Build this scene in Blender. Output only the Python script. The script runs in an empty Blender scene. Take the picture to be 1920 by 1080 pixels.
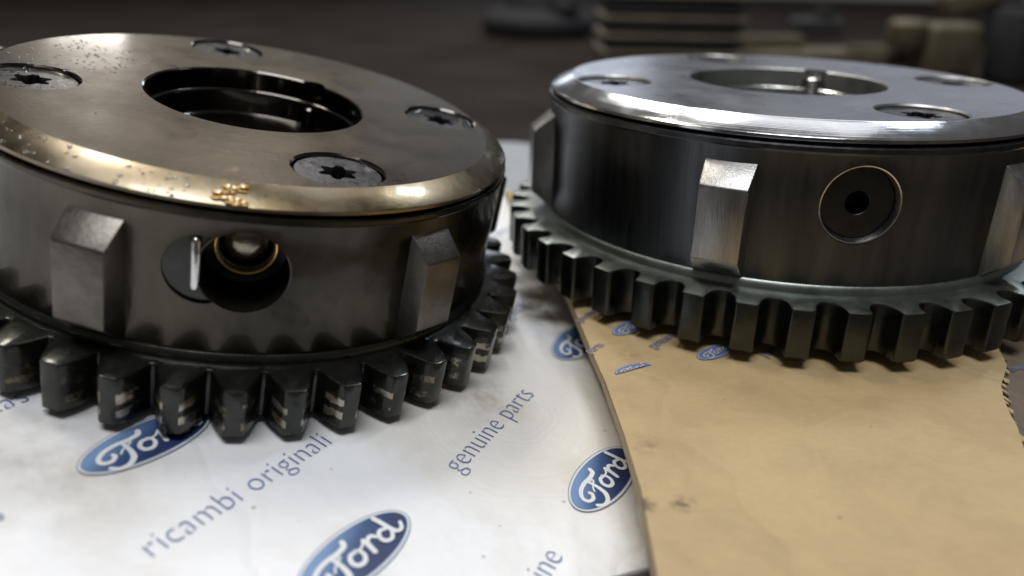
import bpy, bmesh, math, random
from mathutils import Vector, Matrix, Euler
from mathutils.geometry import tessellate_polygon
random.seed(7)
sc = bpy.context.scene
COL = sc.collection
S = 0.045                      # one modelling unit = 45 mm (radius of the housing)
PI = math.pi
def R(d): return math.radians(d)

# ------------------------------------------------------------------ camera
F_PX = 1480.943
CAM = Vector((-1.26731, -3.81471, 1.33753))
M_RIGHT = Vector((.99977, .0083, .01968)).normalized()
M_DOWN = Vector((.02136, -.38864, -.92114)).normalized()
M_FWD = Vector((0, .92135, -.38873)).normalized()
cd = bpy.data.cameras.new('camera'); cam = bpy.data.objects.new('camera', cd); COL.objects.link(cam)
cd.sensor_width = 36; cd.lens = F_PX/1920*36
cd.clip_start = .005; cd.clip_end = 50
cam.matrix_world = Matrix.Translation(CAM*S) @ Matrix((M_RIGHT, -M_DOWN, -M_FWD)).transposed().to_4x4()
sc.camera = cam
cd.dof.use_dof = True; cd.dof.focus_distance = 2.75*S; cd.dof.aperture_fstop = 11.5
# ------------------------------------------------------------------ world and lamps
w = bpy.data.worlds.new('World'); sc.world = w; w.use_nodes = True
bg = w.node_tree.nodes['Background']; bg.inputs[0].default_value = (.62, .60, .58, 1); bg.inputs[1].default_value = .135
sc.view_settings.view_transform = 'Standard'; sc.view_settings.look = 'None'
sc.view_settings.exposure = 0; sc.view_settings.gamma = 1
AIM = Vector((-1.2, -.6, .3))
def lamp(name, az, el, dist, sx, sy, power, col, roll=0):
    l = bpy.data.lights.new(name, 'AREA'); l.shape = 'RECTANGLE'; l.size = sx*S; l.size_y = sy*S
    l.energy = power; l.color = col
    o = bpy.data.objects.new(name, l); COL.objects.link(o)
    d = Vector((math.cos(R(az))*math.cos(R(el)), math.sin(R(az))*math.cos(R(el)), math.sin(R(el))))
    o.location = (AIM + d*dist)*S
    o.rotation_euler = (-d).to_track_quat('-Z', 'Y').to_euler()
    o.rotation_euler.rotate_axis('Z', R(roll))
    return o
lamp('ceiling_lamp', 146, 64, 26, 6, 3.0, 3.6, (1, .93, .82), 20)
lamp('tube_lamp', 101, 46, 26, 2.0, 8, 2.6, (1, .98, .94), 0)
lamp('tube_lamp', 92, 60, 26, 2.0, 4.5, 1.7, (1, .98, .96), 0)
lamp('roof_window', 42, 46, 26, 2.6, 3.2, 2.2, (.80, .88, 1))
lamp('far_lamp', 117, 20, 30, 2.4, 1.6, .42, (1, .93, .84))
lamp('door_opening', 89, 9, 40, 12, 3.5, .72, (.80, .87, 1))
lamp('added_far_fill', 62, 11, 40, 14, 4, .22, (.86, .88, 1))  # dim lamp added to brighten the right of the clean plate
lamp('added_ceiling_fill', 65, 66, 30, 18, 9, 1.3, (.97, .97, 1))  # broad fill lamp added so the chamfers reflect something pale
lamp('overhead_light', -95, 73, 30, 16, 10, 12, (.975, .985, 1))

# ------------------------------------------------------------------ mesh helpers
def finish(bm, angle=32, smooth=True):
    bmesh.ops.recalc_face_normals(bm, faces=bm.faces[:])
    a = R(angle)
    for f in bm.faces: f.smooth = smooth
    for e in bm.edges:
        if len(e.link_faces) != 2 or e.calc_face_angle(0) > a: e.smooth = False
def obj(name, bm, mat, parent=None, loc=None, angle=32, smooth=True, fin=True):
    if fin: finish(bm, angle, smooth)
    me = bpy.data.meshes.new(name); bm.to_mesh(me); bm.free()
    mats = mat if isinstance(mat, (list, tuple)) else [mat]
    for m in mats: me.materials.append(m)
    o = bpy.data.objects.new(name, me); COL.objects.link(o)
    if parent: o.parent = parent
    else: o.scale = (S, S, S)
    if loc is not None: o.location = Vector(loc)*(1 if parent else S)
    return o
def thing(name, label, cat, loc=(0, 0, 0), rot=None, scale=1, group=None):
    o = bpy.data.objects.new(name, None); COL.objects.link(o); o.empty_display_size = .01
    if rot is None: rot = Matrix.Identity(3)
    o.matrix_world = Matrix.Translation(Vector(loc)*S) @ rot.to_4x4() @ Matrix.Scale(S*scale, 4)
    o['label'] = label; o['category'] = cat
    if group: o['group'] = group
    return o
def tag(o, label, cat, group=None):
    o['label'] = label; o['category'] = cat
    if group: o['group'] = group
    return o
def lathe(prof, n=128, close=False, a0=0, a1=2*PI, bm=None):
    bm = bm or bmesh.new()
    full = abs(a1-a0-2*PI) < 1e-6
    cnt = n if full else n+1
    rings = []
    for (r, z) in prof:
        if r < 1e-6: rings.append([bm.verts.new((0, 0, z))]*cnt)
        else: rings.append([bm.verts.new((r*math.cos(a0+(a1-a0)*i/n), r*math.sin(a0+(a1-a0)*i/n), z)) for i in range(cnt)])
    pr = list(zip(rings, rings[1:])) + ([(rings[-1], rings[0])] if close else [])
    for A, B in pr:
        for i in range(n):
            j = (i+1) % cnt
            vs = []
            for v in (A[i], A[j], B[j], B[i]):
                if v not in vs: vs.append(v)
            if len(vs) > 2: bm.faces.new(vs)
    return bm
def fill_poly(bm, loops, z=0):
    """flat face with holes; loops = lists of (x, y); returns lists of the verts of each loop"""
    vs = [[bm.verts.new((x, y, z)) for x, y in lp] for lp in loops]
    flat = [v for lp in vs for v in lp]
    for t in tessellate_polygon([[Vector((x, y, 0)) for x, y in lp] for lp in loops]):
        try: bm.faces.new([flat[i] for i in t])
        except ValueError: pass
    return vs
def wall(bm, loop, pts, zs=None):
    """connect a vert loop to a new loop at pts (x, y, z)"""
    nl = [bm.verts.new(p) for p in pts]
    n = len(loop)
    for i in range(n):
        j = (i+1) % n
        bm.faces.new((loop[i], loop[j], nl[j], nl[i]))
    return nl
def box(bm, c, s, rot=None, bev=0, seg=2):
    g = bmesh.ops.create_cube(bm, size=1)
    m = Matrix.Translation(Vector(c)) @ ((rot or Matrix.Identity(3)).to_4x4()) @ Matrix.Diagonal((*s, 1))
    bmesh.ops.transform(bm, matrix=m, verts=g['verts'])
    if bev:
        es = list({e for v in g['verts'] for e in v.link_edges})
        bmesh.ops.bevel(bm, geom=es, offset=bev, segments=seg, affect='EDGES', profile=.5)
def prism(bm, poly, z0, z1, bev=0):
    b = [bm.verts.new((x, y, z0)) for x, y in poly]; t = [bm.verts.new((x, y, z1)) for x, y in poly]
    n = len(poly); fs = [bm.faces.new(b[::-1]), bm.faces.new(t)]
    for i in range(n): fs.append(bm.faces.new((b[i], b[(i+1) % n], t[(i+1) % n], t[i])))
    if bev:
        bmesh.ops.bevel(bm, geom=list({e for f in fs for e in f.edges}), offset=bev, segments=2, affect='EDGES', profile=.5)
def circle(cx, cy, r, n, a0=0, cw=False):
    p = [(cx+r*math.cos(a0+2*PI*i/n), cy+r*math.sin(a0+2*PI*i/n)) for i in range(n)]
    return p[::-1] if cw else p
def pol(r, deg): return (r*math.cos(R(deg)), r*math.sin(R(deg)))

# ------------------------------------------------------------------ material helpers
class NT:
    def __init__(s, name):
        s.m = bpy.data.materials.new(name); s.m.use_nodes = True; s.t = s.m.node_tree
        s.b = s.t.nodes['Principled BSDF']; s.tc = s.t.nodes.new('ShaderNodeTexCoord')
    def n(s, k, **kw):
        x = s.t.nodes.new('ShaderNode'+k)
        for a, v in kw.items(): setattr(x, a, v)
        return x
    def l(s, a, b): s.t.links.new(a, b)
    def mapping(s, scale=(1, 1, 1), rot=(0, 0, 0), loc=(0, 0, 0)):
        x = s.n('Mapping'); s.l(s.tc.outputs['Object'], x.inputs[0])
        x.inputs['Scale'].default_value = scale; x.inputs['Rotation'].default_value = rot; x.inputs['Location'].default_value = loc
        return x.outputs[0]
    def noise(s, scale, detail=4, rough=.55, vec=None, dist=0):
        x = s.n('TexNoise'); x.inputs['Scale'].default_value = scale; x.inputs['Detail'].default_value = detail
        x.inputs['Roughness'].default_value = rough; x.inputs['Distortion'].default_value = dist
        s.l(vec if vec is not None else s.tc.outputs['Object'], x.inputs['Vector']); return x.outputs['Fac']
    def ramp(s, fac, stops, interp='LINEAR'):
        x = s.n('ValToRGB'); s.l(fac, x.inputs[0]); e = x.color_ramp.elements; x.color_ramp.interpolation = interp
        while len(e) < len(stops): e.new(.5)
        for i, (p, c) in enumerate(stops):
            e[i].position = p; e[i].color = (*c, 1) if isinstance(c, tuple) else (c, c, c, 1)
        return x.outputs[0]
    def mix(s, fac, a, b):
        x = s.n('Mix', data_type='RGBA')
        for k, v in ((0, fac), (6, a), (7, b)):
            if hasattr(v, 'node'): s.l(v, x.inputs[k])
            elif isinstance(v, tuple): x.inputs[k].default_value = (*v, 1)
            else: x.inputs[k].default_value = v
        return x.outputs[2]
    def math(s, op, a, b=0, c=0, clamp=False):
        x = s.n('Math', operation=op, use_clamp=clamp)
        for i, v in enumerate((a, b, c)):
            if hasattr(v, 'node'): s.l(v, x.inputs[i])
            else: x.inputs[i].default_value = v
        return x.outputs[0]
    def bump(s, h, strength=.3, dist=.01, prev=None):
        x = s.n('Bump'); x.inputs['Strength'].default_value = strength; x.inputs['Distance'].default_value = dist*S
        s.l(h, x.inputs['Height'])
        if prev is not None: s.l(prev, x.inputs['Normal'])
        s.l(x.outputs[0], s.b.inputs['Normal']); return x.outputs[0]
    def set(s, **kw):
        names = {'color': 'Base Color', 'rough': 'Roughness', 'metal': 'Metallic', 'coat': 'Coat Weight', 'coatr': 'Coat Roughness', 'spec': 'Specular IOR Level', 'aniso': 'Anisotropic'}
        for k, v in kw.items():
            i = s.b.inputs[names[k]]
            if hasattr(v, 'node'): s.l(v, i)
            elif isinstance(v, tuple): i.default_value = (*v, 1)
            else: i.default_value = v
        return s.m
    def radius(s):
        x = s.n('SeparateXYZ'); s.l(s.tc.outputs['Object'], x.inputs[0])
        return s.math('SQRT', s.math('ADD', s.math('MULTIPLY', x.outputs[0], x.outputs[0]), s.math('MULTIPLY', x.outputs[1], x.outputs[1]))), x

def metal(name, c0, c1, r0, r1, metal=1, nscale=6, bumps=.15, bscale=60, coat=0, coatr=.05, stretch=(1, 1, 1), spots=None, spotc=(.3, .3, .3), conc=False):
    t = NT(name)
    v = t.mapping(stretch)
    a = t.noise(nscale, 6, .6, v, .4)
    col = t.mix(t.ramp(a, [(.3, 0.), (.7, 1.)]), c0, c1)
    if spots:
        b = t.noise(nscale*5, 3, .6)
        col = t.mix(t.ramp(b, [(spots, 0.), (spots+.06, 1.)]), col, spotc)
    rg = t.noise(nscale*2.3, 5, .65, v)
    ro = t.n('MapRange'); t.l(rg, ro.inputs[0]); ro.inputs[1].default_value = .3; ro.inputs[2].default_value = .7
    ro.inputs[3].default_value = r0; ro.inputs[4].default_value = r1
    if conc:
        rr, _ = t.radius()
        wv = t.n('TexNoise'); wv.noise_dimensions = '1D'; t.l(rr, wv.inputs['W']); wv.inputs['Scale'].default_value = 160; wv.inputs['Detail'].default_value = 2
        nb = t.bump(wv.outputs['Fac'], .25, .002)
        t.bump(t.noise(bscale, 4, .6, v), bumps, .004, nb)
    else:
        t.bump(t.noise(bscale, 4, .6, v), bumps, .004)
    return t.set(color=col, rough=ro.outputs[0], metal=metal, coat=coat, coatr=coatr)
def flat(name, c, rough=.6, metal=0, coat=0):
    t = NT(name); n = t.noise(30, 3)
    return t.set(color=t.mix(n, tuple(x*.85 for x in c), tuple(min(1, x*1.15) for x in c)), rough=rough, metal=metal, coat=coat)

M = {}
# worn, oily unit
M['plate_old'] = metal('oily_brown_steel', (.042, .031, .018), (.088, .068, .042), .26, .42, 1, 2.2, .22, 45, .35, .10, spots=.68, spotc=(.12, .09, .05), conc=True)
M['rim_old'] = metal('varnished_steel', (.16, .115, .045), (.29, .25, .19), .18, .40, 1, 1.6, .12, 30, .5, .08)
M['wall_old'] = metal('oily_dark_steel', (.021, .018, .014), (.110, .095, .070), .18, .44, 1, 1.7, .30, 30, .3, .08, (1, 1, .5))  # oily mottling; paler patches also paint in the white carton's reflected glow
M['lug_old'] = metal('grey_cast_face', (.11, .10, .088), (.18, .165, .145), .34, .5, 1, 8, .35, 60, .1, .2)
M['gear_old'] = metal('black_oiled_steel', (.022, .024, .021), (.042, .044, .038), .22, .42, .8, 6, .4, 40, .5, .12)
M['screw_old'] = metal('dark_screw', (.06, .06, .062), (.11, .11, .115), .22, .4, 1, 9, .3, 60, .4, .08)
M['bore_old'] = metal('oily_black_bore', (.035, .028, .022), (.06, .052, .045), .10, .22, 1, 4, .2, 30, .8, .03)
# clean unit
M['plate_new'] = metal('ground_steel', (.40, .425, .475), (.53, .555, .61), .24, .36, 1, 2.0, .10, 60, conc=True)
M['rim_new'] = metal('turned_bright_steel', (.58, .59, .61), (.74, .75, .77), .10, .22, 1, 4, .07, 40, conc=True)
M['wall_new'] = metal('satin_dark_steel', (.062, .068, .076), (.105, .112, .122), .28, .42, 1, 3.0, .14, 30, 0, .05, (4, 4, .35))
M['lug_new'] = metal('bare_grey_face', (.24, .238, .235), (.36, .355, .35), .28, .42, 1, 10, .3, 60, 0, .05, (2.5, 2.5, .5))
M['gear_new'] = metal('phosphated_steel', (.20, .225, .205), (.29, .31, .285), .32, .5, 1, 3.5, .18, 50)
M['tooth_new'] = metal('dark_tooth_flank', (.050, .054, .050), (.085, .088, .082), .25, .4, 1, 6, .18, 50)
M['screw_new'] = metal('blue_black_screw', (.05, .05, .06), (.09, .09, .105), .18, .32, 1, 9, .3, 60)
M['bore_new'] = metal('grey_bore_steel', (.24, .24, .235), (.34, .34, .33), .34, .5, 1, 5, .2, 40)
M['plug_new'] = metal('dark_plug_face', (.034, .035, .038), (.050, .052, .055), .34, .46, 1, 7, .2, 50)
M['bright'] = metal('bright_steel_edge', (.6, .59, .57), (.78, .77, .75), .15, .3, 1, 8, .25, 50)
M['brass'] = metal('brass_ring', (.60, .36, .08), (.72, .47, .14), .18, .3, 1, 8, .2, 50)
M['plunger'] = metal('stained_plunger_steel', (.16, .12, .07), (.32, .28, .22), .16, .3, 1, 9, .3, 40, .4, .05)
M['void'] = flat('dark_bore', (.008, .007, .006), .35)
t = NT('amber_oil'); t.bump(t.noise(30, 3), .4, .01)
M['amber'] = t.set(color=(.50, .27, .035), rough=.22, coat=.5)
t = NT('clear_drop'); M['drop'] = t.set(color=(.6, .6, .58), rough=.04, spec=.8, coat=.5); t.b.inputs['Transmission Weight'].default_value = .8

def wear_material():
    t = NT('chain_worn_flank')
    a = t.noise(6, 6, .6, None, .4)
    base = t.mix(t.ramp(a, [(.3, 0.), (.7, 1.)]), (.022, .024, .021), (.042, .044, .038))
    rr, xyz = t.radius()
    z = t.math('ADD', xyz.outputs[2], t.math('MULTIPLY', t.math('SUBTRACT', t.noise(7, 4, .65), .5), .075))
    def band(c, h):
        d = t.math('ABSOLUTE', t.math('SUBTRACT', z, c))
        return t.math('SUBTRACT', 1.0, t.math('DIVIDE', d, h), clamp=True)
    m = t.math('ADD', band(-.640, .017), band(-.693, .017), clamp=True)
    m = t.ramp(m, [(.12, 0.), (.3, 1.)])
    rad = t.ramp(rr, [(.0, 0.), (1., 1.)])
    rb = t.n('MapRange'); t.l(rr, rb.inputs[0]); rb.inputs[1].default_value = 1.098; rb.inputs[2].default_value = 1.106
    m = t.math('MULTIPLY', m, rb.outputs[0])
    brk = t.ramp(t.noise(8, 5, .75), [(.44, 0.), (.52, 1.)])
    m = t.math('MULTIPLY', m, brk)
    sx = t.n('MapRange'); t.l(xyz.outputs[0], sx.inputs[0]); sx.inputs[1].default_value = .2; sx.inputs[2].default_value = .9
    worn = t.mix(t.ramp(t.noise(2.6, 2), [(.42, 0.), (.62, 1.)]), t.mix(t.noise(14, 3), (.10, .075, .045), (.20, .16, .11)), t.mix(t.noise(14, 3), (.30, .25, .17), (.62, .58, .52)))
    col = t.mix(m, base, worn)
    t.bump(t.noise(40, 4), .4, .006)
    return t.set(color=col, rough=t.ramp(t.noise(18, 4), [(.3, .2), (.7, .42)]), metal=.9, coat=.4, coatr=.12)
M['flank_old'] = wear_material()

# ------------------------------------------------------------------ cam phaser (housing on its sprocket)
SCREW_ANG = (45, 121.5, 215.5, -55); SCREW_R = .755
NOTCH = 169.5; BORE = .403; BORE_ANG = 24.3; BORE_Z = -.257
NT_ = 41; PHASE = 6.9
def bore_outline(r, n=120, grow=0):
    """bore circle with a rounded key notch"""
    pts = []
    c = Vector(pol(.398, NOTCH)); nr = .047+grow
    for i in range(n):
        a = 2*PI*i/n
        d = Vector((math.cos(a), math.sin(a)))
        rr = r
        b = d.dot(c); k = c.dot(c)-nr*nr; D = b*b-k
        if D > 0: rr = max(r, b+math.sqrt(D))
        pts.append((d.x*rr, d.y*rr))
    return pts
def build_plate(th, mat_top, mat_rim, mat_hole):
    bm = bmesh.new()
    loops = [circle(0, 0, .912, 160), bore_outline(BORE+.006)[::-1]]
    for a in SCREW_ANG:
        x, y = pol(SCREW_R, a); loops.append(circle(x, y, .156, 48)[::-1])
    vs = fill_poly(bm, loops, 0)
    for f in bm.faces: f.material_index = 0
    nf = len(bm.faces)
    # bore wall with a small break edge, then the screw holes
    p = bore_outline(BORE)[::-1]
    l2 = wall(bm, vs[1], [(x, y, -.006) for x, y in p]); l3 = wall(bm, l2, [(x, y, -.078) for x, y in p])
    for k, a in enumerate(SCREW_ANG):
        x, y = pol(SCREW_R, a)
        l2 = wall(bm, vs[2+k], [(u, v, -.007) for u, v in circle(x, y, .150, 48)[::-1]])
        wall(bm, l2, [(u, v, -.05) for u, v in circle(x, y, .150, 48)[::-1]])
    bm.faces.ensure_lookup_table()
    for f in bm.faces[nf:]: f.material_index = 2
    nf = len(bm.faces)
    l = vs[0]
    for r, z in ((.916, -.002), (.996, -.040), (1.0, -.044), (1.0, -.054), (.996, -.058), (.97, -.058)):
        l = wall(bm, l, [(x*r/.912, y*r/.912, z) for x, y in circle(0, 0, .912, 160)])
    bm.faces.ensure_lookup_table()
    for f in bm.faces[nf:]: f.material_index = 1
    return obj('cover_plate', bm, [mat_top, mat_rim, mat_hole], th, angle=24)
def build_screw(th, ang, mat, spin):
    x, y = pol(SCREW_R, ang)
    bm = bmesh.new()
    star = []
    for i in range(72):
        a = 2*PI*i/72; star.append(((.056+.011*math.cos(6*a))*math.cos(a+spin), (.056+.011*math.cos(6*a))*math.sin(a+spin)))
    vs = fill_poly(bm, [circle(0, 0, .140, 48), star[::-1]], 0)
    l = wall(bm, vs[0], [(u, v, -.006) for u, v in circle(0, 0, .1465, 48)])
    wall(bm, l, [(u, v, -.06) for u, v in circle(0, 0, .1465, 48)])
    l = wall(bm, vs[1], [(u*.95, v*.95, -.005) for u, v in star[::-1]])
    l = wall(bm, l, [(u*.93, v*.93, -.05) for u, v in star[::-1]])
    l = wall(bm, l, [(u*.5, v*.5, -.062) for u, v in star[::-1]])
    bm.faces.new(l)
    return obj('screw', bm, mat, th, (x, y, -.012), angle=30)
def build_housing(th, mat, worn):
    prof = [(.55, -.066), (.992, -.066), (1.003, -.069), (1.006, -.074), (1.006, -.088), (1.001, -.094), (1.0, -.098),
            (1.0, -.20), (1.0, -.32), (1.0, -.44), (1.0, -.546), (.55, -.546)]
    bm = lathe(prof, 192, close=True); bmesh.ops.recalc_face_normals(bm, faces=bm.faces[:])
    o = obj('housing', bm, mat, th)
    def cutter(ang, z, r, r0, r1):
        b = bmesh.new(); bmesh.ops.create_cone(b, cap_ends=True, segments=64, radius1=r, radius2=r, depth=r1-r0)
        bmesh.ops.transform(b, matrix=Matrix.Rotation(R(ang), 4, 'Z') @ Matrix.Translation(((r0+r1)/2, 0, z)) @ Matrix.Rotation(PI/2, 4, 'Y'), verts=b.verts)
        me = bpy.data.meshes.new('cut'); b.to_mesh(me); b.free(); c = bpy.data.objects.new('cut', me); COL.objects.link(c); c.parent = th; return c
    cs = [cutter(BORE_ANG, BORE_Z, .134, .70, 1.2)]
    if worn: cs.append(cutter(BORE_ANG-6.9, BORE_Z-.003, .112, .986, 1.2))
    for c in cs:
        m = o.modifiers.new('b', 'BOOLEAN'); m.object = c; m.operation = 'DIFFERENCE'; m.solver = 'EXACT'
    dg = bpy.context.evaluated_depsgraph_get(); me = bpy.data.meshes.new_from_object(o.evaluated_get(dg))
    o.modifiers.clear(); o.data = me
    for c in cs: bpy.data.objects.remove(c)
    bm = bmesh.new(); bm.from_mesh(me); bmesh.ops.remove_doubles(bm, verts=bm.verts[:], dist=1e-5); finish(bm, 28); bm.to_mesh(me); bm.free()
    return o
def build_lug(th, ang, mat):
    bm = bmesh.new()
    # cross-section (radius, z): sloped top, flat face, sloped foot
    sec = [(.96, -.128), (.998, -.145), (1.085, -.215), (1.087, -.47), (1.0, -.543), (.96, -.543)]
    rings = []
    for s in (-1, 1):
        rings.append([bm.verts.new((r, s*(.088 if r < 1.01 else .081), z)) for r, z in sec])
    n = len(sec)
    for i in range(n):
        j = (i+1) % n; bm.faces.new((rings[0][i], rings[0][j], rings[1][j], rings[1][i]))
    bm.faces.new(rings[0]); bm.faces.new(rings[1][::-1])
    es = [e for e in bm.edges if max(v.co.x for v in e.verts) > 1.01]
    bmesh.ops.bevel(bm, geom=es, offset=.007, segments=2, affect='EDGES', profile=.5)
    bmesh.ops.rotate(bm, cent=(0, 0, 0), matrix=Matrix.Rotation(R(ang), 3, 'Z'), verts=bm.verts)
    return obj('lug', bm, mat, th, angle=25)
def tooth_mesh(ang, z0, z1, tip, c, rounded=False):
    """one tooth with half a gap each side, from the rim radius 1.02 outwards; material 0 tops, 1 flanks"""
    half = 360/NT_/2
    if not rounded:                # chunky tooth, almost straight flanks down to a narrow root
        k = tip-1.3
        prof = [(1.058, half), (1.0585, 4.12), (1.063, 3.88), (1.074, 3.66), (1.090, 3.36), (1.108, 2.98), (1.126, 2.54+k*.5), (1.142, 2.10+k), (1.155, 1.72+k), (1.163, 1.42+k), (1.167, 1.1+k)]
    else:                          # rounded gap between broad teeth
        G = half-tip; D = .082; prof = []
        for i in range(11):
            q = PI/2*i/10; r = 1.155-(D-.012)*math.cos(q); prof.append((r, half-G*math.sin(q)**1.0 if i else half))
        prof += [(1.162, tip-.10), (1.1665, tip-.32), (1.1685, tip-.65)]
    pts = [(r, -a) for r, a in prof] + [(r, a) for r, a in prof[::-1]]
    bm = bmesh.new()
    def pt(r, a, z, ins=0):
        x, y = pol(r-ins*(1 if r > 1.03 else 0), ang + (a*(1-ins*1.2/(r*R(4.0))) if abs(a) < half-.01 else a)); return (x, y, z)
    N = len(pts)
    lay = []
    for z, ins in ((z1, c), (z1-c*.35, c*.3), (z1-c, 0), (z0+c*1.6, 0), (z0, c*1.5)):
        lay.append([bm.verts.new(pt(r, a, z, ins)) for r, a in pts])
    for A, B in zip(lay, lay[1:]):
        for i in range(N-1):
            f = bm.faces.new((A[i], A[i+1], B[i+1], B[i])); f.material_index = 2 if i == N//2-1 else 1
    for i, (L, z) in enumerate(((lay[0], z1), (lay[-1], z0))):
        inner = [bm.verts.new((*pol(1.018, ang + a*half), z)) for a in (-1, -.5, 0, .5, 1)]
        loop = L + inner[::-1]
        tris = tessellate_polygon([[v.co.copy() for v in loop]])
        for t3 in tris:
            f = bm.faces.new([loop[k] for k in t3]); f.material_index = 0
    bmesh.ops.recalc_face_normals(bm, faces=bm.faces[:])
    # the shell is open at its root: make sure tops look up
    top = [f for f in bm.faces if all(abs(v.co.z-z1) < 1e-6 for v in f.verts)]
    if top and top[0].normal.z < 0: bmesh.ops.reverse_faces(bm, faces=bm.faces[:])
    return bm
def build_sprocket(th, m_top, m_flank, m_tip, m_ring, tip, c, rounded=False, hub=.020):
    z1, z0 = -.568, -.745
    bm = lathe([(.45, -.547), (.985, -.547), (.998, -.540), (1.007, -.539), (1.014, -.545), (1.0185, z1+.006), (1.0185, z1-.004), (1.0185, z0+.004), (1.012, z0), (.90, z0), (.895, z0-hub), (.45, z0-hub)], 160, close=True)
    sp = obj('sprocket', bm, m_ring, th, angle=40)
    for k in range(NT_):
        bm = tooth_mesh(PHASE + k*360/NT_, z0, z1, tip, c, rounded)
        finish_keep(bm, 36)
        obj('tooth', bm, [m_top, m_flank, m_tip], sp, fin=False)
    return sp
def finish_keep(bm, angle):
    for f in bm.faces: f.smooth = True
    for e in bm.edges:
        if len(e.link_faces) != 2 or e.calc_face_angle(0) > R(angle): e.smooth = False
def build_phaser(label, loc, rot, spin, scale, worn):
    th = thing('cam_phaser', label, 'gear', loc, rot @ Matrix.Rotation(R(spin), 3, 'Z'), scale)
    s = 'old' if worn else 'new'
    build_plate(th, M['plate_'+s], M['rim_'+s], M['bore_'+s])
    for k, a in enumerate(SCREW_ANG): build_screw(th, a, M['screw_'+s], .3+k*1.1)
    build_housing(th, M['wall_'+s], worn)
    for k in range(6): build_lug(th, 60*k, M['lug_'+s])
    if worn: build_sprocket(th, M['gear_old'], M['flank_old'], M['gear_old'], M['gear_old'], 1.35, .0065)
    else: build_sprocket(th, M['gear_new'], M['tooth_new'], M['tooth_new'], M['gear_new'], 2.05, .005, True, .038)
    # rotor seen down the bore: lip, wall, floor
    bm = lathe([(.52, -.082), (.398, -.082), (.391, -.086), (.388, -.093), (.388, -.178), (.384, -.186), (.374, -.190), (.20, -.194), (.0, -.194)], 120)
    obj('rotor', bm, M['bore_'+s], th, angle=50)
    bm = lathe([(.392, -.0855), (.3895, -.0835), (.3865, -.0865), (.3885, -.0895)], 120, close=True)
    obj('oil_edge_ring' if worn else 'bore_edge_ring', bm, M['bright' if not worn else 'bore_old'], th, angle=50)
    bm = bmesh.new(); x, y = pol(.390, NOTCH)
    pz = -.10 if worn else -.03; lathe([(.0, pz), (.026, pz), (.034, pz-.008), (.034, -.19)], 24, bm=bm)
    bmesh.ops.translate(bm, vec=(x, y, 0), verts=bm.verts)
    obj('locating_pin', bm, M['bright' if not worn else 'bore_old'], th, angle=40)
    rad = Matrix.Rotation(R(BORE_ANG), 4, 'Z') @ Matrix.Translation((0, 0, BORE_Z)) @ Matrix.Rotation(PI/2, 4, 'Y')
    def radial(name, prof, mat, n=64, angle=35, parent=th, m=None):
        b = lathe(prof, n); bmesh.ops.transform(b, matrix=m or rad, verts=b.verts)
        return obj(name, b, mat, parent, angle=angle)
    if not worn:
        pl = radial('bore_plug', [(.120, .80), (.120, .966), (.116, .970), (.041, .970), (.038, .966), (.038, .87), (.0, .865)], M['plug_new'])
        radial('plug_rim', [(.1335, .90), (.1335, .9945), (.1315, .998), (.1275, .997), (.1215, .978), (.1205, .90)], M['bright'], parent=pl)
        radial('centre_socket', [(.0378, .968), (.0375, .945), (.031, .925), (.030, .88), (.0, .878)], M['plug_new'], 32, parent=pl)
    else:
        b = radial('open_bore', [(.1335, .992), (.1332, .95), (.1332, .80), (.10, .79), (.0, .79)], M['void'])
        off = Matrix.Rotation(R(BORE_ANG), 4, 'Z') @ Matrix.Translation((0, .002, BORE_Z+.032)) @ Matrix.Rotation(PI/2, 4, 'Y')
        radial('valve_sleeve', [(.094, .793), (.094, .872), (.091, .879), (.085, .879), (.080, .872), (.078, .81)], M['screw_old'], parent=b, m=off)
        radial('brass_ring', [(.0948, .866), (.0975, .873), (.0970, .882), (.0925, .8865), (.0880, .885), (.0862, .8805)], M['brass'], parent=b, m=off)
        radial('plunger', [(.074, .80), (.073, .838), (.066, .852), (.052, .862), (.034, .868), (.016, .871), (.0, .8715)], M['plunger'], parent=b, m=off)
        radial('bore_lip', [(.1337, .985), (.1345, .9925), (.137, .9935), (.1395, .990)], M['lug_old'], parent=th)
        bmesh_spot = Matrix.Rotation(R(BORE_ANG-6.9), 4, 'Z') @ Matrix.Translation((0, 0, BORE_Z-.003)) @ Matrix.Rotation(PI/2, 4, 'Y')
        b2 = bmesh.new(); cy, br = .1185, .1355; pp = []
        A = [p for p in (( .1115*math.cos(a), .1115*math.sin(a)) for a in [PI/2+2*PI*i/120 for i in range(121)]) if math.hypot(p[0], p[1]-cy) > br]
        q0, q1 = A[-1], A[0]; t0 = math.atan2(q0[1]-cy, q0[0]); t1 = math.atan2(q1[1]-cy, q1[0])
        while t1-t0 > PI: t1 -= 2*PI
        while t1-t0 < -PI: t1 += 2*PI
        A += [(br*math.cos(t0+(t1-t0)*i/24), cy+br*math.sin(t0+(t1-t0)*i/24)) for i in range(1, 24)]
        vs_ = [b2.verts.new((x, y, .9872)) for x, y in A]
        for t3 in tessellate_polygon([[v.co.copy() for v in vs_]]): b2.faces.new([vs_[i] for i in t3])
        bmesh.ops.transform(b2, matrix=bmesh_spot, verts=b2.verts)
        obj('spot_face', b2, M['gear_old'], th)
        # capsule-shaped bright pin standing in the shallow recess
        bm = bmesh.new()
        L = .150; r = .0155
        prof = [(0.0, -L/2-r)] + [(r*math.sin(q), -L/2-r*math.cos(q)) for q in (.5, 1.0, PI/2)] + [(r*math.sin(q), L/2-r*math.cos(q)) for q in (PI/2, 2.1, 2.6)] + [(0.0, L/2+r)]
        lathe(prof, 20, bm=bm)
        bmesh.ops.transform(bm, matrix=Matrix.Rotation(R(BORE_ANG-7.9), 4, 'Z') @ Matrix.Translation((.990, 0, BORE_Z+.01)), verts=bm.verts)
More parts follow.
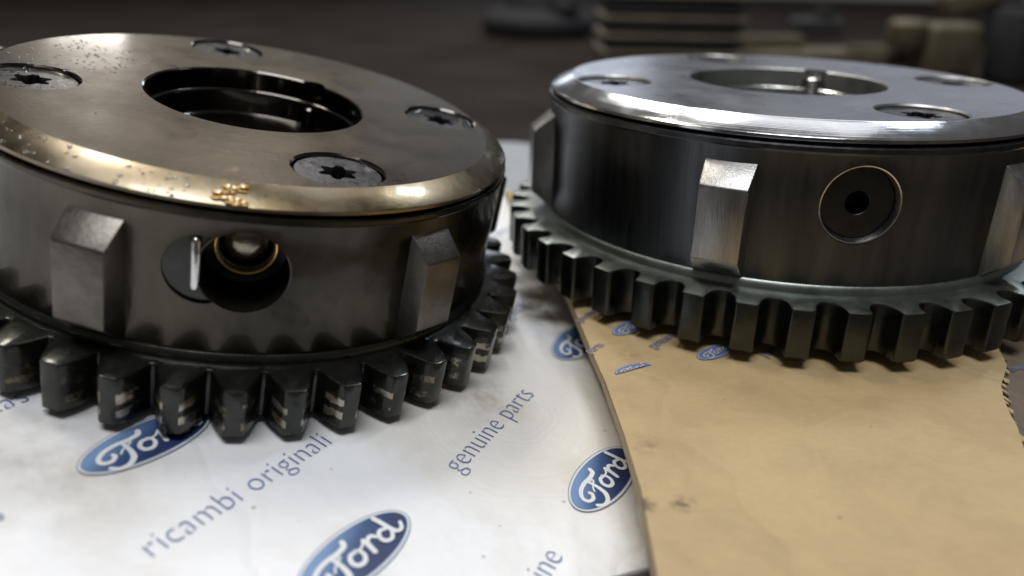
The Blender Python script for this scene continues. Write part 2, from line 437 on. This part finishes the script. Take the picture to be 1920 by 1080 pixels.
        obj('retaining_pin', bm, M['bright'], th, angle=60)
        # oil beads caught on the rim and gear, and an amber lump on the chamfer
        bm = bmesh.new(); rnd = random.Random(5)
        def bead(b, r, a, z, s, fl=.5):
            x, y = pol(r, a); g = bmesh.ops.create_icosphere(b, subdivisions=2, radius=s)
            bmesh.ops.transform(b, matrix=Matrix.Translation((x, y, z)) @ Matrix.Diagonal((1, 1, fl, 1)), verts=g['verts'])
        for i in range(46):
            r = rnd.uniform(.92, .995); bead(bm, r, rnd.uniform(-28, 14), -.002-(r-.914)*.47, rnd.uniform(.003, .009), .6)
        for i in range(260):
            bead(bm, rnd.uniform(.50, .9), rnd.gauss(-84, 15), 0, rnd.uniform(.0015, .0055), .45)
        for i in range(34): bead(bm, rnd.uniform(1.02, 1.15), rnd.uniform(82, 112), -.568, rnd.uniform(.002, .005), .7)
        o = obj('oil_beads', bm, M['drop'], th, angle=180); o['kind'] = 'stuff'
        bm = bmesh.new()
        for i in range(26):
            r = rnd.uniform(.925, .995); a = 21.8+rnd.gauss(0, 1.3)
            bead(bm, r, a, -.001-(r-.914)*.47, rnd.uniform(.012, .022), .16)
        obj('amber_residue', bm, M['amber'], th, angle=180)
    return th

ROT_L = Matrix(((.97601, .09404, .19636), (-.08463, .99485, -.05577), (-.20059, .03781, .97895)))
TOP_L = Vector((-2.27632, -.69411, .80567))
build_phaser('oily brown used cam gear with open side hole, standing on the white carton', TOP_L, ROT_L, -93.4, 1.0, True)
build_phaser('clean bright steel cam gear with closed round plug, standing on the brown kraft carton', Vector((0, 0, .8215)), Matrix.Identity(3), -116.0, 1.1, False)

# ------------------------------------------------------------------ planes of the two cartons
BOT_L = TOP_L + ROT_L @ Vector((0, 0, -.767))
KZ = -.042                      # height of the kraft carton's top
N_L = ROT_L.col[2].copy()
def ray(px, py): return (M_RIGHT*((px-960)/F_PX) + M_DOWN*((py-540)/F_PX) + M_FWD)
def on_white(px, py):            # picture position -> place on the white carton's top (its own axes)
    d = ray(px, py); t = (BOT_L-CAM).dot(N_L)/d.dot(N_L); q = ROT_L.transposed() @ (CAM + d*t - BOT_L); return Vector((q.x, q.y))
def on_level(px, py, z=KZ):       # the same for a level surface at height z
    d = ray(px, py); t = (z-CAM.z)/d.z; q = CAM + d*t; return Vector((q.x, q.y))
BENCH_Z = -.43

# ------------------------------------------------------------------ paper materials
def paper(name, c0, c1, stain, spots, rough, gloss_coat=0, swirl=None, broad=(.52, .72)):
    t = NT(name)
    fine = t.noise(55, 5, .65); mid = t.noise(6, 5, .6)
    col = t.mix(fine, c0, c1)
    st = t.ramp(t.noise(1.5, 6, .62, None, .3), [(broad[0], 0.), (broad[1], 1.)])
    col = t.mix(t.math('MULTIPLY', st, .55), col, stain)
    sp = t.ramp(t.noise(16, 2, .5, t.mapping((1, 1, 1), loc=(3, 7, 0))), [(.745, 0.), (.78, 1.)])
    col = t.mix(t.math('MULTIPLY', sp, .6), col, tuple(x*.45 for x in stain))
    for (x, y, r, s) in spots:
        v = t.n('VectorMath', operation='DISTANCE'); t.l(t.tc.outputs['Object'], v.inputs[0]); v.inputs[1].default_value = (x, y, 0)
        d = t.math('DIVIDE', v.outputs['Value'], r)
        m = t.math('SUBTRACT', 1.0, d, clamp=True)
        nz = t.noise(6/r*.25, 4, .7)
        m = t.math('MULTIPLY', t.math('MULTIPLY', m, t.ramp(nz, [(.40, 0.), (.62, 1.)])), s, clamp=True)
        col = t.mix(m, col, tuple(x*.5 for x in stain))
    fb = t.noise(1.0, 4, .6, t.mapping((22, 70, 1), rot=(0, 0, .5)))
    col = t.mix(t.math('MULTIPLY', t.ramp(fb, [(.35, 0.), (.75, 1.)]), .16 if swirl is None else .03), col, tuple(x*.6 for x in c0))
    vo = t.n('TexVoronoi', feature='DISTANCE_TO_EDGE'); vo.inputs['Scale'].default_value = .75
    wp_ = t.n('VectorMath', operation='ADD'); nz_ = t.n('TexNoise'); nz_.inputs['Scale'].default_value = 1.3; t.l(t.tc.outputs['Object'], nz_.inputs['Vector'])
    t.l(t.tc.outputs['Object'], wp_.inputs[0]); t.l(nz_.outputs['Color'], wp_.inputs[1]); t.l(wp_.outputs[0], vo.inputs['Vector'])
    cr = t.ramp(vo.outputs['Distance'], [(0., 0.), (.02, .75), (.08, 1.)])
    mo = t.noise(4.5, 5, .68, None, .6)
    col = t.mix(t.math('MULTIPLY', t.ramp(mo, [(.45, 0.), (.68, 1.)]), .30 if swirl is None else .10), col, tuple(x*.62 for x in c0))
    dv = t.n('TexVoronoi'); dv.inputs['Scale'].default_value = 11; dv.inputs['Randomness'].default_value = 1; t.l(t.tc.outputs['Object'], dv.inputs['Vector'])
    dots = t.ramp(dv.outputs['Distance'], [(.05, 1.), (.09, 0.)])
    pick = t.ramp(t.noise(5, 1), [(.56, 0.), (.60, 1.)])
    col = t.mix(t.math('MULTIPLY', t.math('MULTIPLY', dots, pick), .55), col, (.09, .06, .035))
    b = t.bump(t.noise(2.2, 4, .55), .32, .06)
    b = t.bump(cr, .22, .02, b)
    b = t.bump(fine, .12, .004, b)
    if swirl:
        v = t.n('VectorMath', operation='DISTANCE'); t.l(t.tc.outputs['Object'], v.inputs[0]); v.inputs[1].default_value = (*swirl[:2], 0)
        wv = t.n('TexNoise'); wv.noise_dimensions = '1D'; wv.inputs['Scale'].default_value = 70; wv.inputs['Detail'].default_value = 3
        t.l(t.math('ADD', v.outputs['Value'], t.math('MULTIPLY', mid, .10)), wv.inputs['W'])
        near = t.math('SUBTRACT', 1.0, t.math('DIVIDE', v.outputs['Value'], swirl[2]), clamp=True)
        near = t.ramp(near, [(0., 0.), (.35, 1.)])
        col = t.mix(t.math('MULTIPLY', near, t.ramp(wv.outputs['Fac'], [(.35, .36), (.65, .50)])), col, swirl[3])
    return t.set(color=col, rough=rough, coat=gloss_coat, coatr=.25)
sw = on_white(960, 775); g1 = on_white(905, 745); g2 = on_white(1010, 575); g3 = on_white(60, 860)
M['white_card'] = paper('white_coated_card', (.78, .79, .81), (.84, .85, .87), (.50, .44, .33),
    [(g1.x, g1.y, .22, .8), (g2.x, g2.y, .22, 1.6), (g3.x, g3.y, .5, .5)], .42, .15, (sw.x, sw.y, .62, (.60, .55, .44)), (.50, .74))
ks = [on_level(1215, 838), on_level(1208, 946), on_level(1280, 944), on_level(1180, 665), on_level(1250, 700)]
M['kraft'] = paper('kraft_board', (.41, .30, .15), (.48, .36, .19), (.30, .205, .10),
    [(ks[0].x, ks[0].y, .07, .7), (ks[1].x, ks[1].y, .045, 2.2), (ks[2].x, ks[2].y, .045, 2.2), (ks[3].x, ks[3].y, .06, .6)], .62, 0, None, (.45, .8))
M['kraft_torn'] = paper('torn_dirty_board', (.10, .075, .052), (.22, .165, .11), (.05, .045, .045), [], .8, 0, None, (.42, .6))
M['ink'] = flat('blue_ink', (.115, .165, .35), .45)
M['ink_kraft'] = flat('blue_ink_on_kraft', (.10, .16, .36), .55)
M['ink_kraft_text'] = flat('faded_ink_on_kraft', (.19, .19, .25), .6)
M['logo_silver'] = flat('silver_print', (.60, .64, .69), .35)
M['logo_white'] = flat('white_print', (.72, .74, .76), .4)
M['logo_line'] = flat('navy_print_line', (.10, .15, .28), .4)
t = NT('blue_graded_print')
gv = t.n('SeparateXYZ'); t.l(t.tc.outputs['Object'], gv.inputs[0])
gg = t.math('ADD', t.math('MULTIPLY', gv.outputs[0], -.35), t.math('MULTIPLY', gv.outputs[1], .9))
M['logo_blue'] = t.set(color=t.ramp(t.math('ADD', t.math('MULTIPLY', gg, .55), .42), [(.12, (.022, .036, .110)), (.5, (.032, .075, .19)), (.95, (.17, .28, .50))]), rough=.4)

# ------------------------------------------------------------------ white carton
def carton(name, label, top_pts, floor_pts_z, mat, extra=None): pass
white = thing('white_carton', 'white parts carton printed with blue ovals and words, under the oily gear', 'box', BOT_L, ROT_L)
wp = [on_white(-900, 1700), on_white(600, 1240), on_white(1100, 1092), on_white(1240, 1062), on_white(1290, 1000), on_white(1180, 700), on_white(1100, 560), on_white(1000, 395), on_white(985, 366)]
top_poly = [(p.x, p.y) for p in wp] + [(-1.2, wp[-1].y+.22), (-4.6, wp[-1].y+.55), (-4.6, wp[0].y)]
def inv_floor(x, y):             # local point of the bench below the local point (x, y, 0)
    g = BOT_L + ROT_L @ Vector((x, y, 0)); g.z = min(BENCH_Z+.002, g.z-.01); q = ROT_L.transposed() @ (g-BOT_L); return q
bm = bmesh.new()
vs = [bm.verts.new((x, y, -.0005)) for x, y in top_poly]; lo = [bm.verts.new(inv_floor(x, y)) for x, y in top_poly]
f = bm.faces.new(vs); n = len(vs)
for i in range(n): bm.faces.new((vs[i], lo[i], lo[(i+1) % n], vs[(i+1) % n]))
bm.faces.new(lo[::-1])
es = [e for e in bm.edges if all(v in vs for v in e.verts)]
bmesh.ops.bevel(bm, geom=es, offset=.012, segments=3, affect='EDGES', profile=.5)
obj('carton_body', bm, M['white_card'], white, angle=30)

# printing -----------------------------------------------------------
def text_mesh(txt, thin=-.012):
    c = bpy.data.curves.new('t', 'FONT'); c.body = txt; c.size = 1; c.offset = thin; c.resolution_u = 4; c.space_character = 1.02
    o = bpy.data.objects.new('t', c); COL.objects.link(o)
    dg = bpy.context.evaluated_depsgraph_get(); dg.update(); me = bpy.data.meshes.new_from_object(o.evaluated_get(dg))
    bpy.data.objects.remove(o); return me
def print_text(txt, p0, p1, parent, mat, z=.003, squash=1.1, thin=-.021, name='printed_words'):
    me = text_mesh(txt, thin)
    xs = [v.co.x for v in me.vertices]; x0, x1 = min(xs), max(xs)
    d = p1-p0; L = d.length; u = d/L; v = Vector((-u.y, u.x)); k = L/(x1-x0)
    for q in me.vertices:
        a = (q.co.x-x0)*k; b = q.co.y*k*squash
        q.co = Vector((p0.x+u.x*a+v.x*b, p0.y+u.y*a+v.y*b, z))
    me.materials.append(mat)
    if me.polygons and me.polygons[0].normal.z < 0: me.flip_normals()
    o = bpy.data.objects.new(name, me); COL.objects.link(o); o.parent = parent; return o
def ribbon(bm, pts, w0, w1=None, z=0, n=10, wm=None):
    """smooth flat stroke through pts"""
    P = [Vector(p) for p in pts]; P = [P[0]*2-P[1]] + P + [P[-1]*2-P[-2]]
    C = []
    for i in range(1, len(P)-2):
        for k in range(n):
            s = k/n; a, b, c, d = P[i-1:i+3]
            C.append(.5*((2*b)+(c-a)*s+(2*a-5*b+4*c-d)*s*s+(3*b-3*c+d-a)*s**3))
    C.append(P[-2]); m = len(C)-1
    w1 = w0 if w1 is None else w1; wm = (w0+w1)/2 if wm is None else wm
    def wid(s): return (w0*(1-2*s)+wm*2*s) if s < .5 else (wm*(2-2*s)+w1*(2*s-1))
    L, Rr = [], []
    for i, c in enumerate(C):
        t_ = (C[min(i+1, m)]-C[max(i-1, 0)]).normalized(); nn = Vector((-t_.y, t_.x))*wid(i/m)/2
        L.append(bm.verts.new((c.x+nn.x, c.y+nn.y, z))); Rr.append(bm.verts.new((c.x-nn.x, c.y-nn.y, z)))
    for i in range(m): bm.faces.new((Rr[i], Rr[i+1], L[i+1], L[i]))
    for c, a, b in ((C[0], L[0], Rr[0]), (C[-1], Rr[-1], L[-1])):
        r = (a.co-b.co).length/2; st = math.atan2(a.co.y-c.y, a.co.x-c.x)
        arc = [bm.verts.new((c.x+r*math.cos(st+PI*k/6), c.y+r*math.sin(st+PI*k/6), z)) for k in range(1, 6)]
        bm.faces.new([b, a] + arc) if True else None
def script_word(bm, z, w=.15):
    st = [([(.00, .62), (-.10, .46), (-.42, .40), (-.92, .42), (-1.38, .32), (-1.68, .08), (-1.66, -.16), (-1.42, -.24), (-1.22, -.10), (-1.22, .02)], .19, .15, .16),
          ([(-.72, .40), (-.70, .12), (-.72, -.18), (-.82, -.50), (-1.10, -.72), (-1.42, -.72), (-1.62, -.52)], .12, .14, .20),
          ([(-1.02, -.10), (-.88, .04), (-.66, .14), (-.50, .22), (-.50, .32), (-.60, .28)], .07, .06, .07),
          ([(.00, .02), (-.22, .04), (-.40, -.16), (-.36, -.40), (-.12, -.46), (.08, -.28), (.10, -.04), (.0, .08)], .14, .11, .17),
          ([(.08, .0), (.26, .02), (.40, .12)], .08, .08, .08),
          ([(.48, .16), (.46, -.12), (.40, -.42)], .18, .17, .18),
          ([(.46, -.08), (.62, .10), (.78, .12), (.86, .0)], .10, .14, .16),
          ([(1.38, -.02), (1.14, .06), (.94, -.12), (.96, -.36), (1.18, -.44), (1.40, -.24), (1.44, -.02)], .14, .11, .16),
          ([(1.40, .58), (1.43, .28), (1.45, -.08), (1.52, -.34), (1.72, -.38), (1.90, -.16)], .18, .12, .17),
          ([(.84, -.02), (.94, -.14)], .08, .08, .08)]
    for i, (p, a, b, m) in enumerate(st): ribbon(bm, p, a, b, z+i*.0003, wm=m)
def oval(bm, a, b, z, n=72, inner=None, clip=None):
    P = [(a*math.cos(2*PI*i/n), b*math.sin(2*PI*i/n)) for i in range(n)]
    if clip is not None: P = [(x, max(y, clip)) for x, y in P]
    if inner is None: bm.faces.new([bm.verts.new((x, y, z)) for x, y in P])
    else:
        ia, ib = inner; Q = [(ia*math.cos(2*PI*i/n), ib*math.sin(2*PI*i/n)) for i in range(n)]
        if clip is not None: Q = [(x, max(y, clip)) for x, y in Q]
        A = [bm.verts.new((x, y, z)) for x, y in P]; B = [bm.verts.new((x, y, z)) for x, y in Q]
        for i in range(n):
            j = (i+1) % n
            try: bm.faces.new((A[i], A[j], B[j], B[i]))
            except ValueError: pass
def big_logo(center, ang, hb, parent):
    """printed oval badge, drawn with half-height 1 and half-width 2.45, scaled by hb"""
    root = None
    M4 = Matrix.Translation((center.x, center.y, .003)) @ Matrix.Rotation(ang, 4, 'Z') @ Matrix.Diagonal((hb, hb, 1, 1))
    b = bmesh.new(); oval(b, 2.33, .88, .0006); root = obj('printed_oval', b, M['logo_blue'], parent, smooth=False)
    root.matrix_basis = M4
    for nm, mt, (a, bb, ia, ib), z in (('oval_outline', 'logo_line', (2.47, 1.02, 2.445, .995), .0012), ('oval_silver_ring', 'logo_silver', (2.445, .995, 2.33, .88), .0006),
                                      ('oval_inner_line', 'logo_line', (2.345, .895, 2.322, .872), .0012)):
        b = bmesh.new(); oval(b, a, bb, z, inner=(ia, ib)); obj(nm, b, M[mt], root, smooth=False)
    b = bmesh.new(); script_word(b, .0018); bmesh.ops.scale(b, vec=(1.05, .98, 1), verts=b.verts)
    obj('printed_script', b, M['logo_white'], root, smooth=False)
    return root
wd = (on_white(622, 836)-on_white(287, 1047)); WA = math.atan2(wd.y, wd.x)
big_logo(on_white(1131, 896), WA+R(1), .0865, white)
big_logo(on_white(668, 1038), WA, .0865, white)
big_logo(on_white(278, 826), WA-R(2), .0865, white)
big_logo(on_white(1084, 640), WA+R(2), .0865, white)
print_text('ricambi originali', on_white(289, 1046), on_white(624, 832), white, M['ink'])
print_text('genuine parts', on_white(862, 888), on_white(1003, 741), white, M['ink'])
e1 = on_white(1057, 1046); dw = (on_white(1003, 741)-on_white(862, 888)); L7 = dw.length*7.05/13
print_text('genuine', e1-dw.normalized()*L7, e1, white, M['ink'])
e2 = on_white(58, 751); print_text('piezas', e2-wd.normalized()*.235, e2, white, M['ink'])
e3 = on_white(12, 972); print_text('originais', e3-wd.normalized()*.34, e3, white, M['ink'])
e4 = on_white(925, 447); print_text('as pe\u00e7as', e4-wd.normalized()*.05, e4+wd.normalized()*.26, white, M['ink'])
e5 = on_white(975, 588); print_text('originais', e5-wd.normalized()*.22, e5+wd.normalized()*.13, white, M['ink'])

# ------------------------------------------------------------------ kraft carton
kraft = thing('kraft_carton', 'brown kraft carton printed with small blue ovals, under the clean gear', 'box', (0, 0, KZ))
fold = [(951, 358), (976, 410), (1009, 470), (1072, 567), (1111, 662), (1136, 718), (1171, 816), (1202, 918), (1232, 1078), (1246, 1180)]
base = [(944, 358), (970, 410), (1003, 470), (1065, 570), (1105, 665), (1130, 720), (1165, 818), (1195, 920), (1225, 1080), (1238, 1180)]
torn = [(1990, 960), (1945, 880), (1921, 845), (1908, 800), (1896, 780), (1882, 748), (1877, 722), (1884, 700), (1888, 684), (1878, 664), (1870, 650), (1885, 600)]
fl = [on_level(*p) for p in fold]; tr = [on_level(*p) for p in torn]
top = [(p.x, p.y) for p in fl[::-1]][0:] # front to back
front_y = min(p.y for p in fl)-.1
outline = [(top[0][0], top[0][1])]
outline = [(2.6, front_y)] + [(1.9, tr[0].y-.1)] + [(p.x, p.y) for p in tr] + [(2.3, tr[-1].y+.15), (2.5, 1.1), (fl[0].x, fl[0].y)] + [(p.x, p.y) for p in fl[1:]] + [(fl[-1].x, front_y)]
# outline runs: front right, up the torn edge, back right, back left corner, down the folded left edge, front left
bm = bmesh.new()
vs = [bm.verts.new((x, y, 0)) for x, y in outline]
for t3 in tessellate_polygon([[Vector((x, y, 0)) for x, y in outline]]): bm.faces.new([vs[i] for i in t3])
dn = [bm.verts.new((x, y, -.016)) for x, y in outline]; n = len(vs)
for i in range(n): bm.faces.new((vs[i], vs[(i+1) % n], dn[(i+1) % n], dn[i]))
obj('top_panel', bm, M['kraft'], kraft, angle=20)
# the folded left wall, down to the white carton
bm = bmesh.new()
def world_on_white(px, py):
    q = on_white(px, py); return BOT_L + ROT_L @ Vector((q.x, q.y, .002)) - Vector((0, 0, KZ))
T = [Vector((p.x-.001, p.y, -.004)) for p in fl]; B = [world_on_white(*p) for p in base]
NSEG = 4
rows = []
for a, b in zip(T, B):
    rows.append([bm.verts.new(a.lerp(b, k/NSEG) + Vector((-.012*math.sin(PI*k/NSEG), 0, 0))) for k in range(NSEG+1)])
for r0, r1 in zip(rows, rows[1:]):
    for k in range(NSEG): bm.faces.new((r0[k], r0[k+1], r1[k+1], r1[k]))
obj('side_panel', bm, M['kraft'], kraft, angle=60)
bm = bmesh.new()
q = [(x, y) for x, y in outline if x < 1.2]
box(bm, (.95, -.85, (-.02+BENCH_Z-KZ)/2), (3.1, 3.5, -BENCH_Z+KZ-.024)); obj('inner_box', bm, M['kraft_torn'], kraft)
bm = bmesh.new()
prism(bm, [(1.3, tr[0].y-.6), (2.55, tr[0].y-.6), (2.55, tr[-1].y+.1), (1.3, tr[-1].y+.1)], -.03, -.018)
obj('torn_layer', bm, M['kraft_torn'], kraft)
bm = bmesh.new(); rnd = random.Random(3)
for i in range(len(tr)-1):                       # curled paper fibres along the tear
    for k in range(2):
        p = tr[i].lerp(tr[i+1], rnd.random()); a = rnd.uniform(-.5, .5); l = rnd.uniform(.012, .028)
        d = Vector((math.cos(a), math.sin(a)))*l; n2 = Vector((-d.y, d.x))*rnd.uniform(.6, 1.3)
        z = rnd.uniform(-.012, .004)
        v4 = [bm.verts.new((x.x, x.y, zz)) for x, zz in ((p-n2, z-.002), (p+n2, z-.002), (p+n2*.4+d, z-.008), (p-n2*.5+d*.8, z-.012))]
        bm.faces.new(v4)
obj('torn_edge', bm, M['kraft'], kraft)
def small_logo(p0, p1, clip=None, script=True):
    a = on_level(*p0); b = on_level(*p1); d = b-a; hl = d.length/2; c = (a+b)/2; ang = math.atan2(d.y, d.x)
    b_ = bmesh.new(); oval(b_, 1, .42, 0, clip=clip); r = obj('printed_oval', b_, M['ink_kraft'], kraft, smooth=False)
    r.matrix_basis = Matrix.Translation((c.x, c.y, .003)) @ Matrix.Rotation(ang, 4, 'Z') @ Matrix.Diagonal((hl, hl, 1, 1))
    b_ = bmesh.new(); oval(b_, .95, .375, .0008, inner=(.915, .35), clip=clip); obj('oval_inner_line', b_, M['logo_kraft'], r, smooth=False)
    if script:
        b_ = bmesh.new(); script_word(b_, .0012); bmesh.ops.scale(b_, vec=(.40, .34, 1), verts=b_.verts)
        if clip is not None: bmesh.ops.bisect_plane(b_, geom=b_.verts[:]+b_.edges[:]+b_.faces[:], plane_co=(0, clip, 0), plane_no=(0, -1, 0), clear_outer=True)
        obj('printed_script', b_, M['logo_kraft'], r, smooth=False)
M['logo_kraft'] = flat('kraft_showing_through', (.52, .46, .34), .55)
small_logo((1151, 628), (1213, 600))
small_logo((1310, 674), (1372, 647))
small_logo((1154, 702), (1220, 684), clip=-.05)
bmx = [((1088, 606), (1120, 585), 'genuine'), ((1226, 655), (1272, 629), 'genuine'), ((1436, 671), (1470, 655), 'parts'), ((1108, 664), (1134, 648), 'parts')]
for a, b, s_ in bmx: print_text(s_, on_level(*a), on_level(*b), kraft, M['ink_kraft_text'], thin=.01, squash=1.25)
print_text('genuine parts', on_level(1893, 694, KZ-.018), on_level(1985, 688, KZ-.018), kraft, M['logo_line'], z=-.0165, thin=.02, squash=1.2)

# ------------------------------------------------------------------ bench, cloth, far parts
def struct(name, bm, mat, **kw):
    o = obj(name, bm, mat, **kw); o['kind'] = 'structure'; return o
t = NT('dark_oily_bench')
cb = t.mix(t.ramp(t.noise(.55, 5, .6), [(.35, 0.), (.7, 1.)]), (.010, .007, .005), (.030, .021, .016))
cb = t.mix(t.ramp(t.noise(6, 4), [(.62, 0.), (.7, 1.)]), cb, (.012, .009, .007))
t.bump(t.noise(12, 5), .4, .03)
M['bench'] = t.set(color=cb, rough=.85, spec=.12)
bm = bmesh.new(); box(bm, (0, 14, BENCH_Z-.5), (70, 50, 1.0)); struct('bench_top', bm, M['bench'])
M['cloth'] = paper('grey_cloth', (.26, .28, .30), (.36, .38, .40), (.18, .18, .18), [], .85)
gb = [on_level(700, 268, BENCH_Z+.02), on_level(1330, 272, BENCH_Z+.02), on_level(1330, 420, BENCH_Z+.02), on_level(700, 420, BENCH_Z+.02)]
bm = bmesh.new(); N = 24
gr = [[None]*(N+1) for _ in range(N+1)]
for i in range(N+1):
    for j in range(N+1):
        a = gb[3].lerp(gb[2], i/N); b = gb[0].lerp(gb[1], i/N); p = a.lerp(b, j/N)
        z = BENCH_Z+.02+.012*math.sin(i*1.3+j*.6)+.01*math.sin(j*1.9)
        gr[i][j] = bm.verts.new((p.x, p.y, z))
for i in range(N):
    for j in range(N): bm.faces.new((gr[i][j], gr[i+1][j], gr[i+1][j+1], gr[i][j+1]))
r = bmesh.ops.extrude_face_region(bm, geom=bm.faces[:]); bmesh.ops.translate(bm, vec=(0, 0, -.015), verts=[e for e in r['geom'] if isinstance(e, bmesh.types.BMVert)])
tag(obj('grey_cloth', bm, M['cloth'], angle=60), 'pale grey shop cloth lying behind the cartons', 'cloth')

M['black_metal'] = flat('black_painted_metal', (.008, .008, .010), .75)
M['tan_metal'] = metal('tan_dusty_casting', (.075, .060, .038), (.15, .125, .080), .45, .65, .3, 2, .5, 12)
M['grey_metal'] = metal('dull_grey_casting', (.06, .06, .06), (.12, .12, .12), .35, .55, .7, 2, .5, 12)
def frame_at(px, py, z=BENCH_Z): q = on_level(px, py, z); return Vector((q.x, q.y, z)), (Vector((q.x, q.y, z))-CAM).dot(M_FWD)
# finned block
M['fin_edge'] = metal('painted_lit_fin_edge', (.16, .135, .09), (.26, .225, .16), .5, .65, .2, 2, .5, 12)  # light caught by the fin edges is put into this pale tan
p0, d0 = frame_at(1258, 112); k = d0/F_PX
fb = thing('finned_block', 'black finned metal block with pale rib edges behind the clean gear', 'engine part', p0)
bm = bmesh.new(); box(bm, (0, .9, 66*k), (240*k, 1.6, 132*k), bev=.03); obj('block_core', bm, M['black_metal'], fb)
for zz in (12, 42, 74, 112):
    bm = bmesh.new(); box(bm, (0, .8, zz*k), (264*k, 1.9, 6*k), bev=.015); obj('cooling_fin', bm, M['fin_edge'], fb)
    bm = bmesh.new(); box(bm, (0, .8, (zz+16)*k), (254*k, 1.86, 14*k), bev=.03); obj('rib', bm, M['black_metal'], fb)
# round dark housing
p0, d0 = frame_at(1030, 75); k = d0/F_PX
dr = thing('round_housing', 'black round housing with a highlight modelled as a pale lump at the top edge, left of the finned block', 'engine part', p0, Matrix.Rotation(R(10), 3, 'Z'))
bm = lathe([(0, 0), (100*k, 0), (112*k, 12*k), (112*k, 30*k), (95*k, 45*k), (70*k, 52*k), (60*k, 90*k), (0, 92*k)], 48); bmesh.ops.translate(bm, vec=(0, 112*k, 0), verts=bm.verts)
obj('drum', bm, M['black_metal'], dr)
bm = lathe([(0, 0), (26*k, 0), (30*k, 5*k), (26*k, 34*k), (0, 36*k)], 24); bmesh.ops.translate(bm, vec=(35*k, 40*k, 48*k), verts=bm.verts); obj('boss_or_highlight', bm, M['grey_metal'], dr)  # the drum's blurred highlight, put into a pale added lump
# tan tray and castings on the right
p0, d0 = frame_at(1560, 118); k = d0/F_PX
tr_ = thing('tan_tray', 'dusty tan flat casting lying behind the clean gear, right of the finned block', 'engine part', p0, Matrix.Rotation(R(6), 3, 'Z'))
bm = bmesh.new(); box(bm, (0, .8, 8*k), (340*k, 1.5, 16*k), bev=.05); obj('tray_base', bm, M['tan_metal'], tr_)
bm = bmesh.new(); box(bm, (-80*k, 1.2, 26*k), (130*k, .5, 24*k), bev=.05); obj('raised_rib', bm, M['tan_metal'], tr_)
bm = bmesh.new(); box(bm, (90*k, .3, 22*k), (90*k, .35, 16*k), bev=.04); obj('raised_rib', bm, M['tan_metal'], tr_)
p0, d0 = frame_at(1545, 78); k = d0/F_PX
sm = thing('small_grey_part', 'small dull grey block standing on the tan casting', 'engine part', p0+Vector((0, .4, .12)))
bm = bmesh.new(); box(bm, (0, .3, 16*k), (92*k, .5, 26*k), bev=.05, seg=3); obj('grey_block', bm, M['grey_metal'], sm)
bm = lathe([(0, 0), (20*k, 0), (20*k, 14*k), (15*k, 18*k), (0, 18*k)], 20); bmesh.ops.translate(bm, vec=(10*k, .3, 29*k), verts=bm.verts); obj('cap', bm, M['black_metal'], sm)
p0, d0 = frame_at(1765, 150); k = d0/F_PX
br = thing('tan_bracket', 'dusty tan bracket with two bosses behind the right rim of the clean gear', 'engine part', p0)
bm = bmesh.new(); box(bm, (15*k, .4, 50*k), (100*k, .7, 100*k), bev=.12, seg=3); obj('bracket_body', bm, M['tan_metal'], br)
bm = lathe([(0, 0), (32*k, 0), (36*k, 8*k), (36*k, 44*k), (28*k, 52*k), (0, 52*k)], 28); bmesh.ops.translate(bm, vec=(-62*k, .4, 52*k), verts=bm.verts); obj('boss_or_highlight', bm, M['tan_metal'], br)
bm = bmesh.new(); box(bm, (-40*k, .9, 30*k), (60*k, .3, 34*k), bev=.05); obj('web', bm, M['tan_metal'], br)
p0, d0 = frame_at(1850, 92); k = d0/F_PX
br = thing('arm_casting', 'blurred tan cast arm reaching into the top right corner', 'engine part', p0+Vector((0, 1.0, 0)))
bm = bmesh.new(); box(bm, (20*k, 0, 95*k), (170*k, .6, 46*k), Matrix.Rotation(R(-18), 3, 'Y'), bev=.1, seg=3); obj('arm', bm, M['tan_metal'], br)
bm = bmesh.new(); box(bm, (70*k, .1, 45*k), (44*k, .5, 92*k), bev=.08, seg=3); obj('foot', bm, M['black_metal'], br)
p0, d0 = frame_at(1905, 165); k = d0/F_PX
br = thing('black_casing', 'black casing standing at the right edge of the picture', 'engine part', p0)
bm = bmesh.new(); box(bm, (40*k, .5, 70*k), (110*k, .9, 140*k), bev=.12, seg=3); obj('casing', bm, M['black_metal'], br)
bm = bmesh.new(); box(bm, (40*k, .5, 145*k), (90*k, .7, 12*k), bev=.04); obj('lid', bm, M['black_metal'], br)
